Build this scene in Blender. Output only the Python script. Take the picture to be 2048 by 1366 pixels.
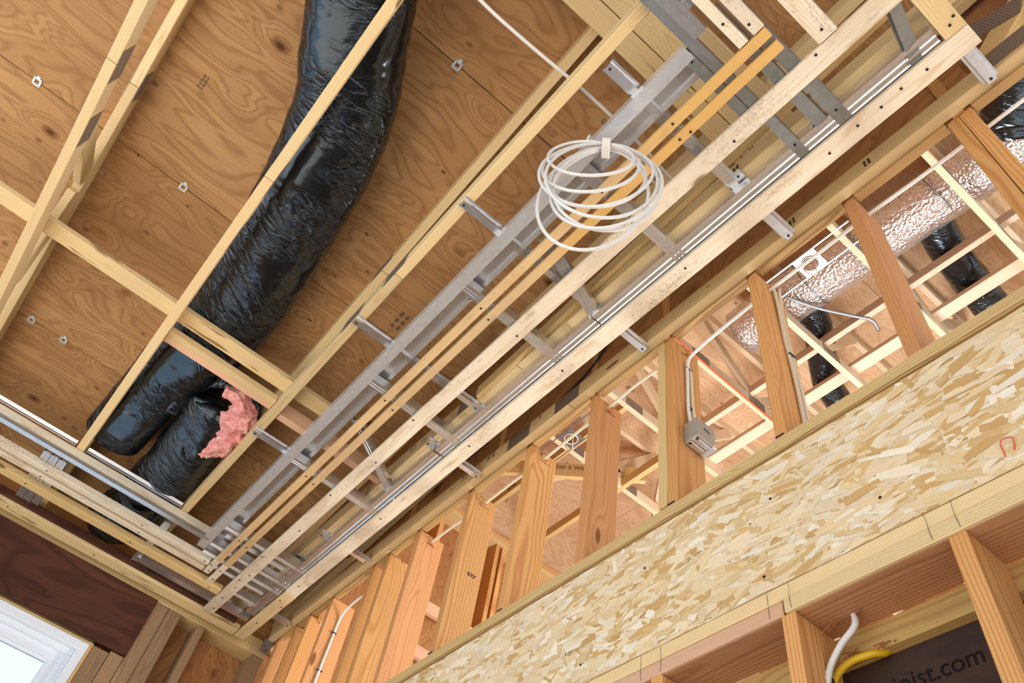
import bpy, bmesh, math, random
from mathutils import Vector, Matrix, noise
random.seed(7)
scene = bpy.context.scene
for o in list(bpy.data.objects): bpy.data.objects.remove(o, do_unlink=True)
COL = scene.collection
H = 1.60                                   # camera height over the floor; heights below are relative to the lens

# ------------------------------------------------------------------ camera
RC = ((-0.63182079, -0.76180064, 0.14304638), (0.56588593, -0.57946473, -0.5865098), (0.52969388, -0.28962116, 0.79721012))
cam = bpy.data.cameras.new('camera'); cam.sensor_width = 36.0; cam.lens = 1597.85/2048*36.0; cam.clip_start = 0.05
camo = bpy.data.objects.new('camera', cam); COL.objects.link(camo)
rot = Matrix((RC[0], [-a for a in RC[1]], [-a for a in RC[2]])).transposed()
camo.matrix_world = Matrix.Translation((0, 0, H)) @ rot.to_4x4()
scene.camera = camo
# ------------------------------------------------------------------ world, lamps, exposure
w = bpy.data.worlds.new('sky'); scene.world = w; w.use_nodes = True
wn = w.node_tree.nodes; bg = wn['Background']
bg.inputs['Color'].default_value = (0.58, 0.78, 1.0, 1); bg.inputs['Strength'].default_value = 1.4
def lamp(name, kind, loc, energy, color, **kw):
    l = bpy.data.lights.new(name, kind); l.energy = energy; l.color = color
    for k, v in kw.items():
        if k not in ('aim',): setattr(l, k, v)
    o = bpy.data.objects.new(name, l); COL.objects.link(o); o.location = (loc[0], loc[1], loc[2]+H)
    if 'aim' in kw:
        d = Vector(kw['aim'])-Vector(loc); o.rotation_euler = d.to_track_quat('-Z', 'Y').to_euler()
    return o
sun = lamp('sun', 'SUN', (0, 8, 6), 11.0, (1.0, 0.94, 0.86), angle=0.02)
sun.rotation_euler = Vector((0.14, -0.40, -0.91)).to_track_quat('-Z', 'Y').to_euler()
lamp('attic_fill', 'POINT', (1.9, -3.5, 1.7), 310, (0.97, 0.98, 1.0), shadow_soft_size=0.6)  # added point light out of view, brightens the space beyond the studs
scene.view_settings.view_transform = 'Standard'; scene.view_settings.look = 'None'
scene.view_settings.exposure = 0.2; scene.view_settings.gamma = 1.0
scene.view_settings.use_curve_mapping = False
try:
    scene.cycles.use_denoising = True; scene.cycles.max_bounces = 8; scene.cycles.diffuse_bounces = 3
    scene.cycles.sample_clamp_indirect = 6.0; scene.cycles.caustics_reflective = False; scene.cycles.caustics_refractive = False
except Exception: pass

# ------------------------------------------------------------------ materials
def lin(c):
    return tuple(((v/255)/12.92 if v/255 <= 0.04045 else ((v/255+0.055)/1.055)**2.4) for v in c)+(1.0,)
class NT:
    def __init__(s, name):
        s.m = bpy.data.materials.new(name); s.m.use_nodes = True; s.t = s.m.node_tree; s.n = s.t.nodes
        s.b = s.n['Principled BSDF']
    def new(s, typ, **kw):
        n = s.n.new(typ)
        for k, v in kw.items(): setattr(n, k, v)
        return n
    def put(s, sock, v):
        if hasattr(v, 'is_linked') or isinstance(v, bpy.types.NodeSocket): s.t.links.new(v, sock)
        else: sock.default_value = v
    def math(s, op, a, b=None, c=None, clamp=False):
        n = s.new('ShaderNodeMath', operation=op, use_clamp=clamp); s.put(n.inputs[0], a)
        if b is not None: s.put(n.inputs[1], b)
        if c is not None: s.put(n.inputs[2], c)
        return n.outputs[0]
    def vec(s, op, a, b):
        n = s.new('ShaderNodeVectorMath', operation=op); s.put(n.inputs[0], a); s.put(n.inputs[1], b); return n.outputs[0]
    def noise(s, v, scale=1.0, detail=2.0, dist=0.0, rough=0.5):
        n = s.new('ShaderNodeTexNoise'); s.put(n.inputs['Vector'], v); n.inputs['Scale'].default_value = scale
        n.inputs['Detail'].default_value = detail; n.inputs['Distortion'].default_value = dist; n.inputs['Roughness'].default_value = rough
        return n.outputs['Fac']
    def vor(s, v, feature='F1', scale=1.0):
        n = s.new('ShaderNodeTexVoronoi', feature=feature); s.put(n.inputs['Vector'], v); n.inputs['Scale'].default_value = scale
        return n
    def rng(s, v, a, b, c=0.0, d=1.0):
        n = s.new('ShaderNodeMapRange', interpolation_type='SMOOTHSTEP'); s.put(n.inputs['Value'], v)
        for i, x in zip(('From Min', 'From Max', 'To Min', 'To Max'), (a, b, c, d)): n.inputs[i].default_value = x
        return n.outputs['Result']
    def mix(s, f, a, b, mode='MIX'):
        n = s.new('ShaderNodeMix', data_type='RGBA', blend_type=mode); s.put(n.inputs[0], f); s.put(n.inputs[6], a); s.put(n.inputs[7], b)
        return n.outputs[2]
    def bump(s, h, strength=0.3, dist=0.002):
        n = s.new('ShaderNodeBump'); n.inputs['Strength'].default_value = strength; n.inputs['Distance'].default_value = dist
        s.put(n.inputs['Height'], h); s.t.links.new(n.outputs[0], s.b.inputs['Normal'])
    def coords(s, rnd=True):
        tc = s.new('ShaderNodeTexCoord'); oi = s.new('ShaderNodeObjectInfo')
        cx = s.new('ShaderNodeCombineXYZ'); r = oi.outputs['Random']
        s.put(cx.inputs[0], s.math('MULTIPLY', r, 47.0)); s.put(cx.inputs[1], s.math('MULTIPLY', r, 83.0)); s.put(cx.inputs[2], s.math('MULTIPLY', r, 29.0))
        return tc.outputs['Object'], s.vec('ADD', tc.outputs['Object'], cx.outputs[0]), r
def simple(name, col, rough=0.6, metal=0.0, spec=0.5):
    n = NT(name); n.b.inputs['Base Color'].default_value = lin(col); n.b.inputs['Roughness'].default_value = rough
    n.b.inputs['Metallic'].default_value = metal; n.b.inputs['Specular IOR Level'].default_value = spec
    return n.m
def wood(name, light, dark, knot=(110, 70, 35), ring=0.006, ringamt=0.5, knots=0.5, specks=0.0, stain=None, bark=0.0, rough=0.62):
    n = NT(name); obj, p, r = n.coords()
    low = n.noise(n.vec('MULTIPLY', p, (1.1, 5, 5)), 1.0, 2.0)
    v = n.vor(n.vec('MULTIPLY', p, (2.4, 8, 8)))
    d = v.outputs['Distance']; sel = n.math('GREATER_THAN', n.math('FRACT', n.math('MULTIPLY', n.vec('MULTIPLY', v.outputs['Color'], (1, 1, 1)), 1.0)), 1.0-knots)
    sx = n.new('ShaderNodeSeparateColor'); n.t.links.new(v.outputs['Color'], sx.inputs[0])
    sel = n.math('GREATER_THAN', sx.outputs[0], 1.0-knots)
    kw = n.math('MULTIPLY', n.rng(d, 0.45, 0.05), sel)
    sp = n.new('ShaderNodeSeparateXYZ'); n.put(sp.inputs[0], obj)
    r2 = n.math('FRACT', n.math('MULTIPLY', r, 13.7)); r3 = n.math('FRACT', n.math('MULTIPLY', r, 57.3))
    yy = n.math('ADD', sp.outputs[1], n.math('MULTIPLY_ADD', r2, 0.16, -0.08)); zz = n.math('ADD', sp.outputs[2], n.math('MULTIPLY_ADD', r3, 0.07, 0.02))
    rad = n.math('SQRT', n.math('ADD', n.math('MULTIPLY', yy, yy), n.math('MULTIPLY', zz, zz)))
    rad = n.math('ADD', rad, n.math('MULTIPLY_ADD', low, 0.05, n.math('MULTIPLY', kw, 0.018)))
    rings = n.math('POWER', n.math('MULTIPLY_ADD', n.math('SINE', n.math('MULTIPLY', rad, 6.2832/ring)), 0.5, 0.5), 2.5)
    fib = n.noise(n.vec('MULTIPLY', p, (5, 260, 260)), 1.0, 2.0)
    big = n.noise(n.vec('MULTIPLY', p, (0.9, 6, 6)), 1.0, 1.0)
    c = n.mix(n.math('MULTIPLY', rings, ringamt), lin(light), lin(dark))
    c = n.mix(n.math('MULTIPLY_ADD', n.rng(big, 0.3, 0.7), 0.45, -0.05, clamp=True), c, lin([0.5*(a+b) for a, b in zip(light, dark)]))
    c = n.mix(n.math('MULTIPLY', n.rng(fib, 0.35, 0.75), 0.22), c, lin(dark))
    tint = n.math('MULTIPLY_ADD', n.math('FRACT', n.math('MULTIPLY', r, 91.1)), 0.24, 0.86)
    cc = n.new('ShaderNodeCombineColor'); [n.put(cc.inputs[i], tint) for i in range(3)]
    c = n.mix(1.0, c, cc.outputs[0], 'MULTIPLY')
    if stain:
        s = n.noise(n.vec('MULTIPLY', p, (1.5, 9, 9)), 1.0, 3.0)
        g = n.math('ADD', n.math('MULTIPLY', sp.outputs[0], stain[1]), n.math('MULTIPLY', s, 1.3))
        c = n.mix(n.rng(g, stain[2], stain[2]+0.45), c, lin(stain[0]))
    if specks:
        k = n.noise(n.vec('MULTIPLY', p, (130, 190, 190)), 1.0, 2.0); k2 = n.noise(n.vec('MULTIPLY', p, (2.6, 10, 10)), 1.0, 3.0)
        f = n.math('MULTIPLY', n.rng(n.math('ADD', k, n.math('MULTIPLY', k2, 0.9)), 1.04, 1.26), specks*0.55, clamp=True)
        c = n.mix(f, c, lin((112, 92, 68)))
        k3 = n.noise(n.vec('MULTIPLY', p, (5, 26, 26)), 1.0, 4.0, 0.6)
        c = n.mix(n.math('MULTIPLY', n.rng(k3, 0.5, 0.72), 0.7*specks), c, lin((196, 160, 116)))
        k4 = n.noise(n.vec('MULTIPLY', p, (9, 16, 16)), 1.0, 4.0)
        c = n.mix(n.math('MULTIPLY', n.rng(k4, 0.62, 0.72), 0.45*specks), c, lin((128, 116, 98)))
    if bark:
        k = n.noise(n.vec('MULTIPLY', p, (4, 30, 30)), 1.0, 4.0)
        c = n.mix(n.math('MULTIPLY', n.rng(k, 0.6, 0.68), bark), c, lin((120, 85, 40)))
    ks = n.math('MULTIPLY', n.rng(d, 0.115, 0.07), sel)
    c = n.mix(n.math('MULTIPLY', ks, 0.85), c, lin(knot))
    kc = n.math('MULTIPLY', n.rng(d, 0.05, 0.02), sel)
    c = n.mix(n.math('MULTIPLY', kc, 0.4), c, lin([a*1.3 for a in knot]))
    n.put(n.b.inputs['Base Color'], c); n.b.inputs['Roughness'].default_value = rough; n.b.inputs['Specular IOR Level'].default_value = 0.25
    n.bump(n.math('ADD', fib, n.math('MULTIPLY', rings, 0.5)), 0.25, 0.0008)
    return n.m
def ply(name, light, dark, knot=(120, 72, 38), amt=0.6, knots=0.55, stretch=(1, 1, 1)):
    n = NT(name); obj, p, r = n.coords(); p = n.vec('MULTIPLY', p, stretch)
    v = n.vor(n.vec('MULTIPLY', p, (3.0, 5.2, 3))); d = v.outputs['Distance']
    sx = n.new('ShaderNodeSeparateColor'); n.t.links.new(v.outputs['Color'], sx.inputs[0])
    sel = n.math('GREATER_THAN', sx.outputs[0], 1.0-knots)
    kw = n.math('MULTIPLY', n.rng(d, 0.5, 0.02), sel)
    a = n.noise(n.vec('MULTIPLY', p, (1.1, 4.2, 2)), 1.0, 2.5, 0.5)
    a = n.math('ADD', a, n.math('MULTIPLY', kw, 0.16))
    lines = n.math('POWER', n.math('MULTIPLY_ADD', n.math('SINE', n.math('MULTIPLY', a, 130.0)), 0.5, 0.5), 3.0)
    lines2 = n.math('MULTIPLY_ADD', n.math('SINE', n.math('MULTIPLY', a, 41.0)), 0.5, 0.5)
    fib = n.noise(n.vec('MULTIPLY', p, (7, 190, 100)), 1.0, 2.0)
    big = n.noise(n.vec('MULTIPLY', p, (0.8, 2.6, 2)), 1.0, 2.0)
    c = n.mix(n.math('MULTIPLY', lines, amt), lin(light), lin(dark))
    c = n.mix(n.math('MULTIPLY', lines2, amt*0.55), c, lin(dark))
    c = n.mix(n.math('MULTIPLY', n.rng(big, 0.35, 0.7), 0.40), c, lin([0.93*x for x in dark]))
    c = n.mix(n.math('MULTIPLY', n.rng(fib, 0.4, 0.75), 0.25), c, lin(dark))
    ks = n.math('MULTIPLY', n.rng(d, 0.17, 0.08), sel); c = n.mix(n.math('MULTIPLY', ks, 0.75), c, lin(knot))
    kc = n.math('MULTIPLY', n.rng(d, 0.075, 0.05), sel); c = n.mix(n.math('MULTIPLY', kc, 0.8), c, lin((70, 42, 22)))
    v3 = n.vor(n.vec('MULTIPLY', p, (7.5, 12, 5))); s3 = n.new('ShaderNodeSeparateColor'); n.t.links.new(v3.outputs['Color'], s3.inputs[0])
    k3 = n.math('MULTIPLY', n.rng(v3.outputs['Distance'], 0.17, 0.06), n.math('GREATER_THAN', s3.outputs[1], 0.66)); c = n.mix(n.math('MULTIPLY', k3, 0.7), c, lin((112, 70, 40)))
    n.put(n.b.inputs['Base Color'], c); n.b.inputs['Roughness'].default_value = 0.68; n.b.inputs['Specular IOR Level'].default_value = 0.2
    n.bump(n.math('ADD', fib, lines), 0.2, 0.0006)
    return n.m
M = {}
M['spf'] = wood('spruce_lumber', (240, 214, 164), (208, 168, 112), knots=0.55, ringamt=0.45)
M['spf2'] = wood('spruce_lumber_yellow', (228, 198, 140), (190, 146, 88), knots=0.4, ringamt=0.5)
M['fir'] = wood('fir_lumber', (226, 172, 108), (186, 118, 60), knots=0.45, ringamt=0.65, ring=0.009, knot=(120, 66, 30))
M['fir2'] = wood('fir_lumber_red', (216, 158, 104), (180, 118, 70), knots=0.4, ringamt=0.6, ring=0.008, knot=(120, 66, 34))
M['pink'] = wood('hemlock_lumber', (232, 190, 156), (208, 150, 112), knots=0.35, ringamt=0.35)
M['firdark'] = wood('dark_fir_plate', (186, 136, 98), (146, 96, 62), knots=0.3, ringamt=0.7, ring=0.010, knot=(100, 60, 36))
M['olive'] = wood('joist_flange_lumber', (204, 168, 104), (164, 126, 70), knots=0.3, ringamt=0.6, ring=0.010)
M['strap'] = wood('weathered_strapping', (236, 222, 198), (208, 184, 150), knots=0.4, ringamt=0.4, specks=0.8, knot=(130, 98, 64))
M['batten'] = wood('golden_batten', (226, 196, 150), (196, 154, 100), knots=0.35, ringamt=0.5, specks=0.5, stain=((222, 176, 104), -0.55, 0.92))
M['bark'] = wood('waney_lumber', (240, 212, 160), (214, 174, 118), knots=0.4, ringamt=0.4, bark=0.8)
M['oak'] = wood('weathered_jack_stud', (170, 138, 104), (128, 98, 68), knots=0.15, ringamt=0.6, ring=0.004)
M['panel'] = None
M['lvl'] = wood('plywood_edge', (206, 168, 112), (128, 92, 52), knots=0.0, ringamt=0.8, ring=0.005)
M['roofply'] = ply('roof_plywood', (196, 152, 103), (150, 105, 64))
M['wallply'] = ply('wall_plywood', (192, 138, 86), (152, 98, 56))
M['panel'] = ply('dark_stained_panel', (96, 58, 40), (58, 33, 23), (30, 18, 14), 0.6, 0.12, (0.32, 2.6, 1))
M['atticply'] = ply('bright_plywood', (230, 196, 158), (200, 156, 116))
def metal(name, col, rough=0.32, spangle=0.25, met=0.9):
    n = NT(name); obj, p, r = n.coords()
    v = n.vor(p, 'F1', 60.0); sx = n.new('ShaderNodeSeparateColor'); n.t.links.new(v.outputs['Color'], sx.inputs[0])
    s = n.noise(n.vec('MULTIPLY', p, (6, 120, 120)), 1.0, 3.0); q = n.noise(p, 7.0, 3.0)
    f = n.math('ADD', n.math('MULTIPLY', sx.outputs[0], spangle), n.math('MULTIPLY', q, 0.35))
    c = n.mix(f, lin(col), lin([0.80*x for x in col]))
    n.put(n.b.inputs['Base Color'], c); n.b.inputs['Metallic'].default_value = met
    n.put(n.b.inputs['Roughness'], n.math('MULTIPLY_ADD', s, 0.10, rough-0.05))
    n.bump(q, 0.05, 0.002)
    return n.m
M['galv'] = metal('galvanised_steel', (236, 238, 242), 0.29)
M['galv2'] = metal('satin_galvanised_steel', (236, 238, 240), 0.30, 0.2, 0.6)
M['zinc'] = metal('dull_zinc_steel', (168, 172, 172), 0.45, 0.35)
M['gusset'] = None
def gusset():
    n = NT('toothed_truss_plate'); obj, p, r = n.coords()
    b = n.new('ShaderNodeTexBrick'); n.put(b.inputs['Vector'], obj); b.inputs['Scale'].default_value = 1.0
    b.inputs['Brick Width'].default_value = 0.011; b.inputs['Row Height'].default_value = 0.0085; b.inputs['Mortar Size'].default_value = 0.0022
    c = n.mix(b.outputs['Fac'], lin((96, 84, 72)), lin((172, 164, 154)))
    n.put(n.b.inputs['Base Color'], c); n.b.inputs['Metallic'].default_value = 0.7; n.b.inputs['Roughness'].default_value = 0.5
    n.bump(b.outputs['Fac'], 0.6, 0.002); return n.m
M['gusset'] = gusset()
def plastic():
    n = NT('black_plastic_jacket'); uv = n.new('ShaderNodeUVMap'); tc = n.new('ShaderNodeTexCoord')
    u = uv.outputs['UV']
    warp = n.noise(n.vec('MULTIPLY', u, (3, 3, 1)), 1.0, 2.0)
    sh = n.new('ShaderNodeMapping'); n.put(sh.inputs['Vector'], u); sh.inputs['Rotation'].default_value = (0, 0, 0.30)
    sk = n.new('ShaderNodeMapping'); n.put(sk.inputs['Vector'], u); sk.inputs['Rotation'].default_value = (0, 0, -0.22)
    a = n.noise(n.vec('MULTIPLY', sh.outputs[0], (15, 3.2, 1)), 1.0, 1.5, 1.3)
    b = n.noise(n.vec('MULTIPLY', sk.outputs[0], (46, 9, 1)), 1.0, 2.0, 1.4)
    ridge = n.math('POWER', n.math('SUBTRACT', 1.0, n.math('ABSOLUTE', n.math('MULTIPLY_ADD', a, 2.0, -1.0))), 9.0)
    rb = n.math('POWER', n.math('SUBTRACT', 1.0, n.math('ABSOLUTE', n.math('MULTIPLY_ADD', b, 2.0, -1.0))), 7.0)
    big = n.noise(n.vec('MULTIPLY', u, (7, 4, 1)), 1.0, 2.0, 0.5)
    h = n.math('MULTIPLY', n.math('ADD', n.math('MULTIPLY', ridge, 0.8), n.math('MULTIPLY', rb, 0.14)), n.rng(warp, 0.36, 0.62))
    h = n.math('ADD', h, n.math('MULTIPLY', big, 1.0))
    n.b.inputs['Base Color'].default_value = (0.005, 0.006, 0.008, 1); n.b.inputs['Roughness'].default_value = 0.16
    n.b.inputs['Specular IOR Level'].default_value = 0.85; n.b.inputs['Specular Tint'].default_value = (0.72, 0.87, 1.0, 1)
    n.bump(h, 0.8, 0.012); return n.m
M['plastic'] = plastic()
def foil():
    n = NT('foil_bubble_wrap'); obj, p, r = n.coords()
    v = n.vor(p, 'F1', 55.0); q = n.noise(n.vec('MULTIPLY', p, (7, 30, 30)), 1.0, 3.0)
    n.b.inputs['Base Color'].default_value = lin((226, 224, 226)); n.b.inputs['Metallic'].default_value = 0.8; n.b.inputs['Roughness'].default_value = 0.22
    n.bump(n.math('ADD', n.math('MULTIPLY', v.outputs['Distance'], 0.8), q), 0.9, 0.012); return n.m
M['foil'] = foil()
def strandmat():
    n = NT('osb_strands'); at = n.new('ShaderNodeAttribute', attribute_name='tone'); uv = n.new('ShaderNodeUVMap')
    f = n.noise(n.vec('MULTIPLY', uv.outputs['UV'], (9, 420, 1)), 1.0, 2.0); g = n.noise(n.vec('MULTIPLY', uv.outputs['UV'], (14, 60, 1)), 1.0, 2.0)
    c = n.mix(n.math('MULTIPLY', n.rng(f, 0.35, 0.75), 0.25), at.outputs['Color'], lin((186, 140, 78)))
    c = n.mix(n.math('MULTIPLY', n.rng(g, 0.52, 0.8), 0.2), c, lin((252, 240, 214)))
    n.put(n.b.inputs['Base Color'], c); n.b.inputs['Roughness'].default_value = 0.55; n.b.inputs['Specular IOR Level'].default_value = 0.3
    n.bump(f, 0.25, 0.0006); return n.m
M['strand'] = strandmat()
def osbdark(name, a, b):
    n = NT(name); obj, p, r = n.coords()
    v = n.vor(n.vec('MULTIPLY', p, (13, 40, 40))); v2 = n.vor(n.vec('MULTIPLY', p, (40, 14, 20)))
    c = n.mix(n.math('MULTIPLY_ADD', n.noise(v.outputs['Color'], 3.0), 1.0, n.math('MULTIPLY', n.noise(v2.outputs['Color'], 3.0), 0.4)), lin(a), lin(b))
    n.put(n.b.inputs['Base Color'], c); n.b.inputs['Roughness'].default_value = 0.7; return n.m
M['osb'] = osbdark('osb_core', (226, 196, 142), (196, 154, 96))
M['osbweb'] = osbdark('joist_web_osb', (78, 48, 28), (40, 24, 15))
M['white'] = simple('white_vinyl', (236, 240, 246), 0.35)
M['cable'] = simple('white_cable_sheath', (232, 228, 222), 0.45)
M['cable2'] = simple('cream_cable_sheath', (222, 206, 178), 0.5)
M['yellow'] = simple('yellow_cable_sheath', (226, 182, 28), 0.4)
M['orange'] = simple('orange_string', (236, 92, 40), 0.6)
M['ink'] = simple('black_marker', (30, 26, 26), 0.8, spec=0.1)
M['inkfaint'] = simple('faded_ink', (110, 92, 72), 0.8, spec=0.1)
M['screw'] = simple('black_screw', (22, 22, 24), 0.45)
M['tie'] = simple('dark_blue_staple', (34, 30, 70), 0.5)
M['steelbox'] = simple('grey_enclosure', (168, 160, 148), 0.4, 0.35)
M['steelbox2'] = simple('grey_enclosure_latch', (208, 208, 206), 0.25, 0.8)
M['dark'] = simple('dark_recess', (40, 32, 28), 0.8)
M['concrete'] = simple('concrete_floor', (196, 192, 186), 0.8)
M['clip'] = metal('bright_clip_steel', (226, 232, 236), 0.35)
M['brass'] = simple('brown_splinters', (176, 112, 66), 0.8)
def pinkmat():
    n = NT('pink_fibreglass'); obj, p, r = n.coords()
    a = n.noise(n.vec('MULTIPLY', p, (30, 30, 60)), 1.0, 4.0, 1.5)
    n.put(n.b.inputs['Base Color'], n.mix(n.rng(a, 0.3, 0.7), lin((222, 128, 128)), lin((250, 192, 182)))); n.b.inputs['Roughness'].default_value = 0.95
    n.b.inputs['Specular IOR Level'].default_value = 0.05; n.bump(a, 0.8, 0.01); return n.m
M['pinkwool'] = pinkmat()
def glassmat():
    n = NT('window_glass'); n.b.inputs['Base Color'].default_value = (1, 1, 1, 1); n.b.inputs['Roughness'].default_value = 0.0
    n.b.inputs['Transmission Weight'].default_value = 1.0; n.b.inputs['IOR'].default_value = 1.02; return n.m
M['glass'] = glassmat()

# ------------------------------------------------------------------ builders
def mesh_obj(name, me, mat, parent=None):
    o = bpy.data.objects.new(name, me); COL.objects.link(o)
    if mat: me.materials.clear(); me.materials.append(mat)
    if parent: o.parent = parent
    return o
def tag(o, label=None, cat=None, group=None, kind=None):
    if label: o['label'] = label
    if cat: o['category'] = cat
    if group: o['group'] = group
    if kind: o['kind'] = kind
    return o
def empty(name, loc, label=None, cat=None, group=None, kind=None):
    o = bpy.data.objects.new(name, None); COL.objects.link(o); o.location = (loc[0], loc[1], loc[2]+H); o.empty_display_size = 0.05
    o.matrix_world = Matrix.Translation(o.location)
    return tag(o, label, cat, group, kind)
BOX = {}
def boxmesh(l, a, b, bev):
    key = (round(l, 4), round(a, 4), round(b, 4), bev)
    bm = bmesh.new(); bmesh.ops.create_cube(bm, size=1.0); bmesh.ops.scale(bm, vec=(l, a, b), verts=bm.verts)
    if bev and min(l, a, b) > bev*2.5: bmesh.ops.bevel(bm, geom=bm.edges[:], offset=bev, segments=1, affect='EDGES')
    me = bpy.data.meshes.new('board'); bm.to_mesh(me); bm.free(); return me
def place(o, c, ax=(1, 0, 0), az=(0, 0, 1), parent=None):
    ax = Vector(ax).normalized(); az = Vector(az); ay = az.cross(ax).normalized(); az = ax.cross(ay).normalized()
    mw = Matrix((ax, ay, az)).transposed().to_4x4(); mw.translation = Vector((c[0], c[1], c[2]+H))
    if parent is not None:
        o.parent = parent; o.matrix_parent_inverse = Matrix.Identity(4)
        o.matrix_basis = PW[parent.name].inverted() @ mw
    else: o.matrix_basis = mw
    PW[o.name] = mw
    return o
class PWd(dict):
    def __missing__(s, k):
        o = bpy.data.objects[k]; m = o.matrix_basis.copy()
        if o.parent: m = s[o.parent.name] @ m
        s[k] = m; return m
PW = PWd()
def obox(name, mat, c, ax, az, dims, parent=None, bev=0.002):
    o = mesh_obj(name, boxmesh(*dims, bev), M[mat] if isinstance(mat, str) else mat)
    return place(o, c, ax, az, parent)
def beam(name, mat, x0, x1, y0, y1, z0, z1, parent=None, bev=0.002, grain=None):
    x0, x1 = min(x0, x1), max(x0, x1); y0, y1 = min(y0, y1), max(y0, y1); z0, z1 = min(z0, z1), max(z0, z1)
    d = (x1-x0, y1-y0, z1-z0); c = ((x0+x1)/2, (y0+y1)/2, (z0+z1)/2)
    g = grain if grain is not None else max(range(3), key=lambda i: d[i])
    if g == 0: return obox(name, mat, c, (1, 0, 0), (0, 0, 1), d, parent, bev)
    if g == 1: return obox(name, mat, c, (0, 1, 0), (0, 0, 1), (d[1], d[0], d[2]), parent, bev)
    return obox(name, mat, c, (0, 0, 1), (-1, 0, 0), (d[2], d[1], d[0]), parent, bev)
def stick(name, mat, p0, p1, wdt, thk, up=(0, 0, 1), parent=None, bev=0.002):
    p0 = Vector(p0); p1 = Vector(p1)
    return obox(name, mat, (p0+p1)/2, p1-p0, up, ((p1-p0).length, wdt, thk), parent, bev)
def profile(name, mat, pts, p0, p1, up=(0, 0, 1), parent=None, thick=0.0011, smooth=False):
    """sheet-metal section pts (local y, local z) drawn out from p0 to p1"""
    p0 = Vector(p0); p1 = Vector(p1); L = (p1-p0).length
    vs = [(-L/2, y, z) for y, z in pts]+[(L/2, y, z) for y, z in pts]; k = len(pts)
    fs = [(i, i+1, k+i+1, k+i) for i in range(k-1)]
    me = bpy.data.meshes.new(name); me.from_pydata(vs, [], fs); me.update()
    o = mesh_obj(name, me, M[mat]); md = o.modifiers.new('sheet', 'SOLIDIFY'); md.thickness = thick; md.offset = 0
    return place(o, (p0+p1)/2, p1-p0, up, parent)
def catmull(P, n=8):
    P = [Vector(p) for p in P]; out = []
    Q = [P[0]*2-P[1]]+P+[P[-1]*2-P[-2]]
    for i in range(1, len(Q)-2):
        a, b, c, d = Q[i-1:i+3]
        for j in range(n):
            t = j/n
            out.append(0.5*((2*b)+(c-a)*t+(2*a-5*b+4*c-d)*t*t+(3*b-a-3*c+d)*t**3))
    out.append(P[-1]); return out
def tube(name, mat, pts, r, parent=None, seg=8, n=6, label=None, cat=None, group=None, raw=False, rfun=None, flat=1.0, caps=True):
    P = [Vector(p) for p in pts] if raw else catmull(pts, n)
    c0 = sum(P, Vector())/len(P); vs = []; fs = []; uvs = []
    prev = None; L = 0
    for i, p in enumerate(P):
        t = (P[min(i+1, len(P)-1)]-P[max(i-1, 0)]).normalized()
        if prev is None:
            up = Vector((0, 0, 1)) if abs(t.z) < 0.9 else Vector((1, 0, 0)); s = t.cross(up).normalized()
        else: s = (prev-t*prev.dot(t)).normalized()
        prev = s; v = s.cross(t).normalized()
        if i: L += (p-P[i-1]).length
        for k in range(seg):
            a = 2*math.pi*k/seg; rr = rfun(L, a, i/(len(P)-1)) if rfun else r
            q = p-c0+s*math.cos(a)*rr+v*math.sin(a)*rr*flat; vs.append(q); uvs.append((L, a*r))
    for i in range(len(P)-1):
        for k in range(seg):
            fs.append((i*seg+k, i*seg+(k+1) % seg, (i+1)*seg+(k+1) % seg, (i+1)*seg+k))
    if caps: fs.append(tuple(range(seg-1, -1, -1))); fs.append(tuple(range((len(P)-1)*seg, len(P)*seg)))
    me = bpy.data.meshes.new(name); me.from_pydata([tuple(v) for v in vs], [], fs); me.update()
    ul = me.uv_layers.new(name='UVMap')
    for pl in me.polygons:
        wrap = len(pl.vertices) == 4 and (max(v % seg for v in pl.vertices)-min(v % seg for v in pl.vertices)) > 1
        for li in pl.loop_indices:
            vi = me.loops[li].vertex_index; u, vv = uvs[vi]
            if wrap and vi % seg == 0: vv = 2*math.pi*r
            ul.data[li].uv = (u, vv)
        pl.use_smooth = True
    o = mesh_obj(name, me, M[mat]); place(o, c0, parent=parent)
    return tag(o, label, cat, group)
def text(s, size, c, ax, ay, mat='ink', parent=None, name='writing'):
    cu = bpy.data.curves.new('t', 'FONT'); cu.body = s; cu.size = size; cu.align_x = 'CENTER'; cu.align_y = 'CENTER'; cu.extrude = 0.0003
    t = bpy.data.objects.new('t', cu); COL.objects.link(t); bpy.context.view_layer.update()
    me = bpy.data.meshes.new_from_object(t.evaluated_get(bpy.context.evaluated_depsgraph_get()))
    bpy.data.objects.remove(t); bpy.data.curves.remove(cu)
    o = mesh_obj(name, me, M[mat]); ax = Vector(ax); ay = Vector(ay)
    return place(o, c, ax, ax.cross(ay), parent)
def scribble(c, ax, ay, wid, hgt, parent, name='pencil_mark', n=7, rad=0.0011):
    ax = Vector(ax); ay = Vector(ay); c = Vector(c); rr = random.Random(int(c.x*977+c.y*31))
    pts = [c+ax*(wid*(i/(n-1)-0.5))+ay*(hgt*(rr.random()-0.5)) for i in range(n)]
    return tube(name, 'ink', pts, rad, parent, seg=4, n=3)
def stamp(c, ax, ay, wid, hgt, parent, mat='ink', name='grade_stamp'):
    """an unreadable inked stamp: rows of short dashes"""
    ax = Vector(ax).normalized(); ay = Vector(ay).normalized(); c = Vector(c); rr = random.Random(int(c.x*613+c.y*97+50)); rows = 2
    for j in range(rows):
        u = -wid/2
        while u < wid/2:
            L = rr.uniform(0.12, 0.28)*wid
            if u+L > wid/2*1.1: break
            obox(name, mat, c+ax*(u+L/2)+ay*(hgt*(0.25-0.5*j)), ax, ax.cross(ay), (L, hgt*0.28, 0.0006), parent, 0); u += L+0.10*wid
SCREW = bpy.data.meshes.new('screw_head')
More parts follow.
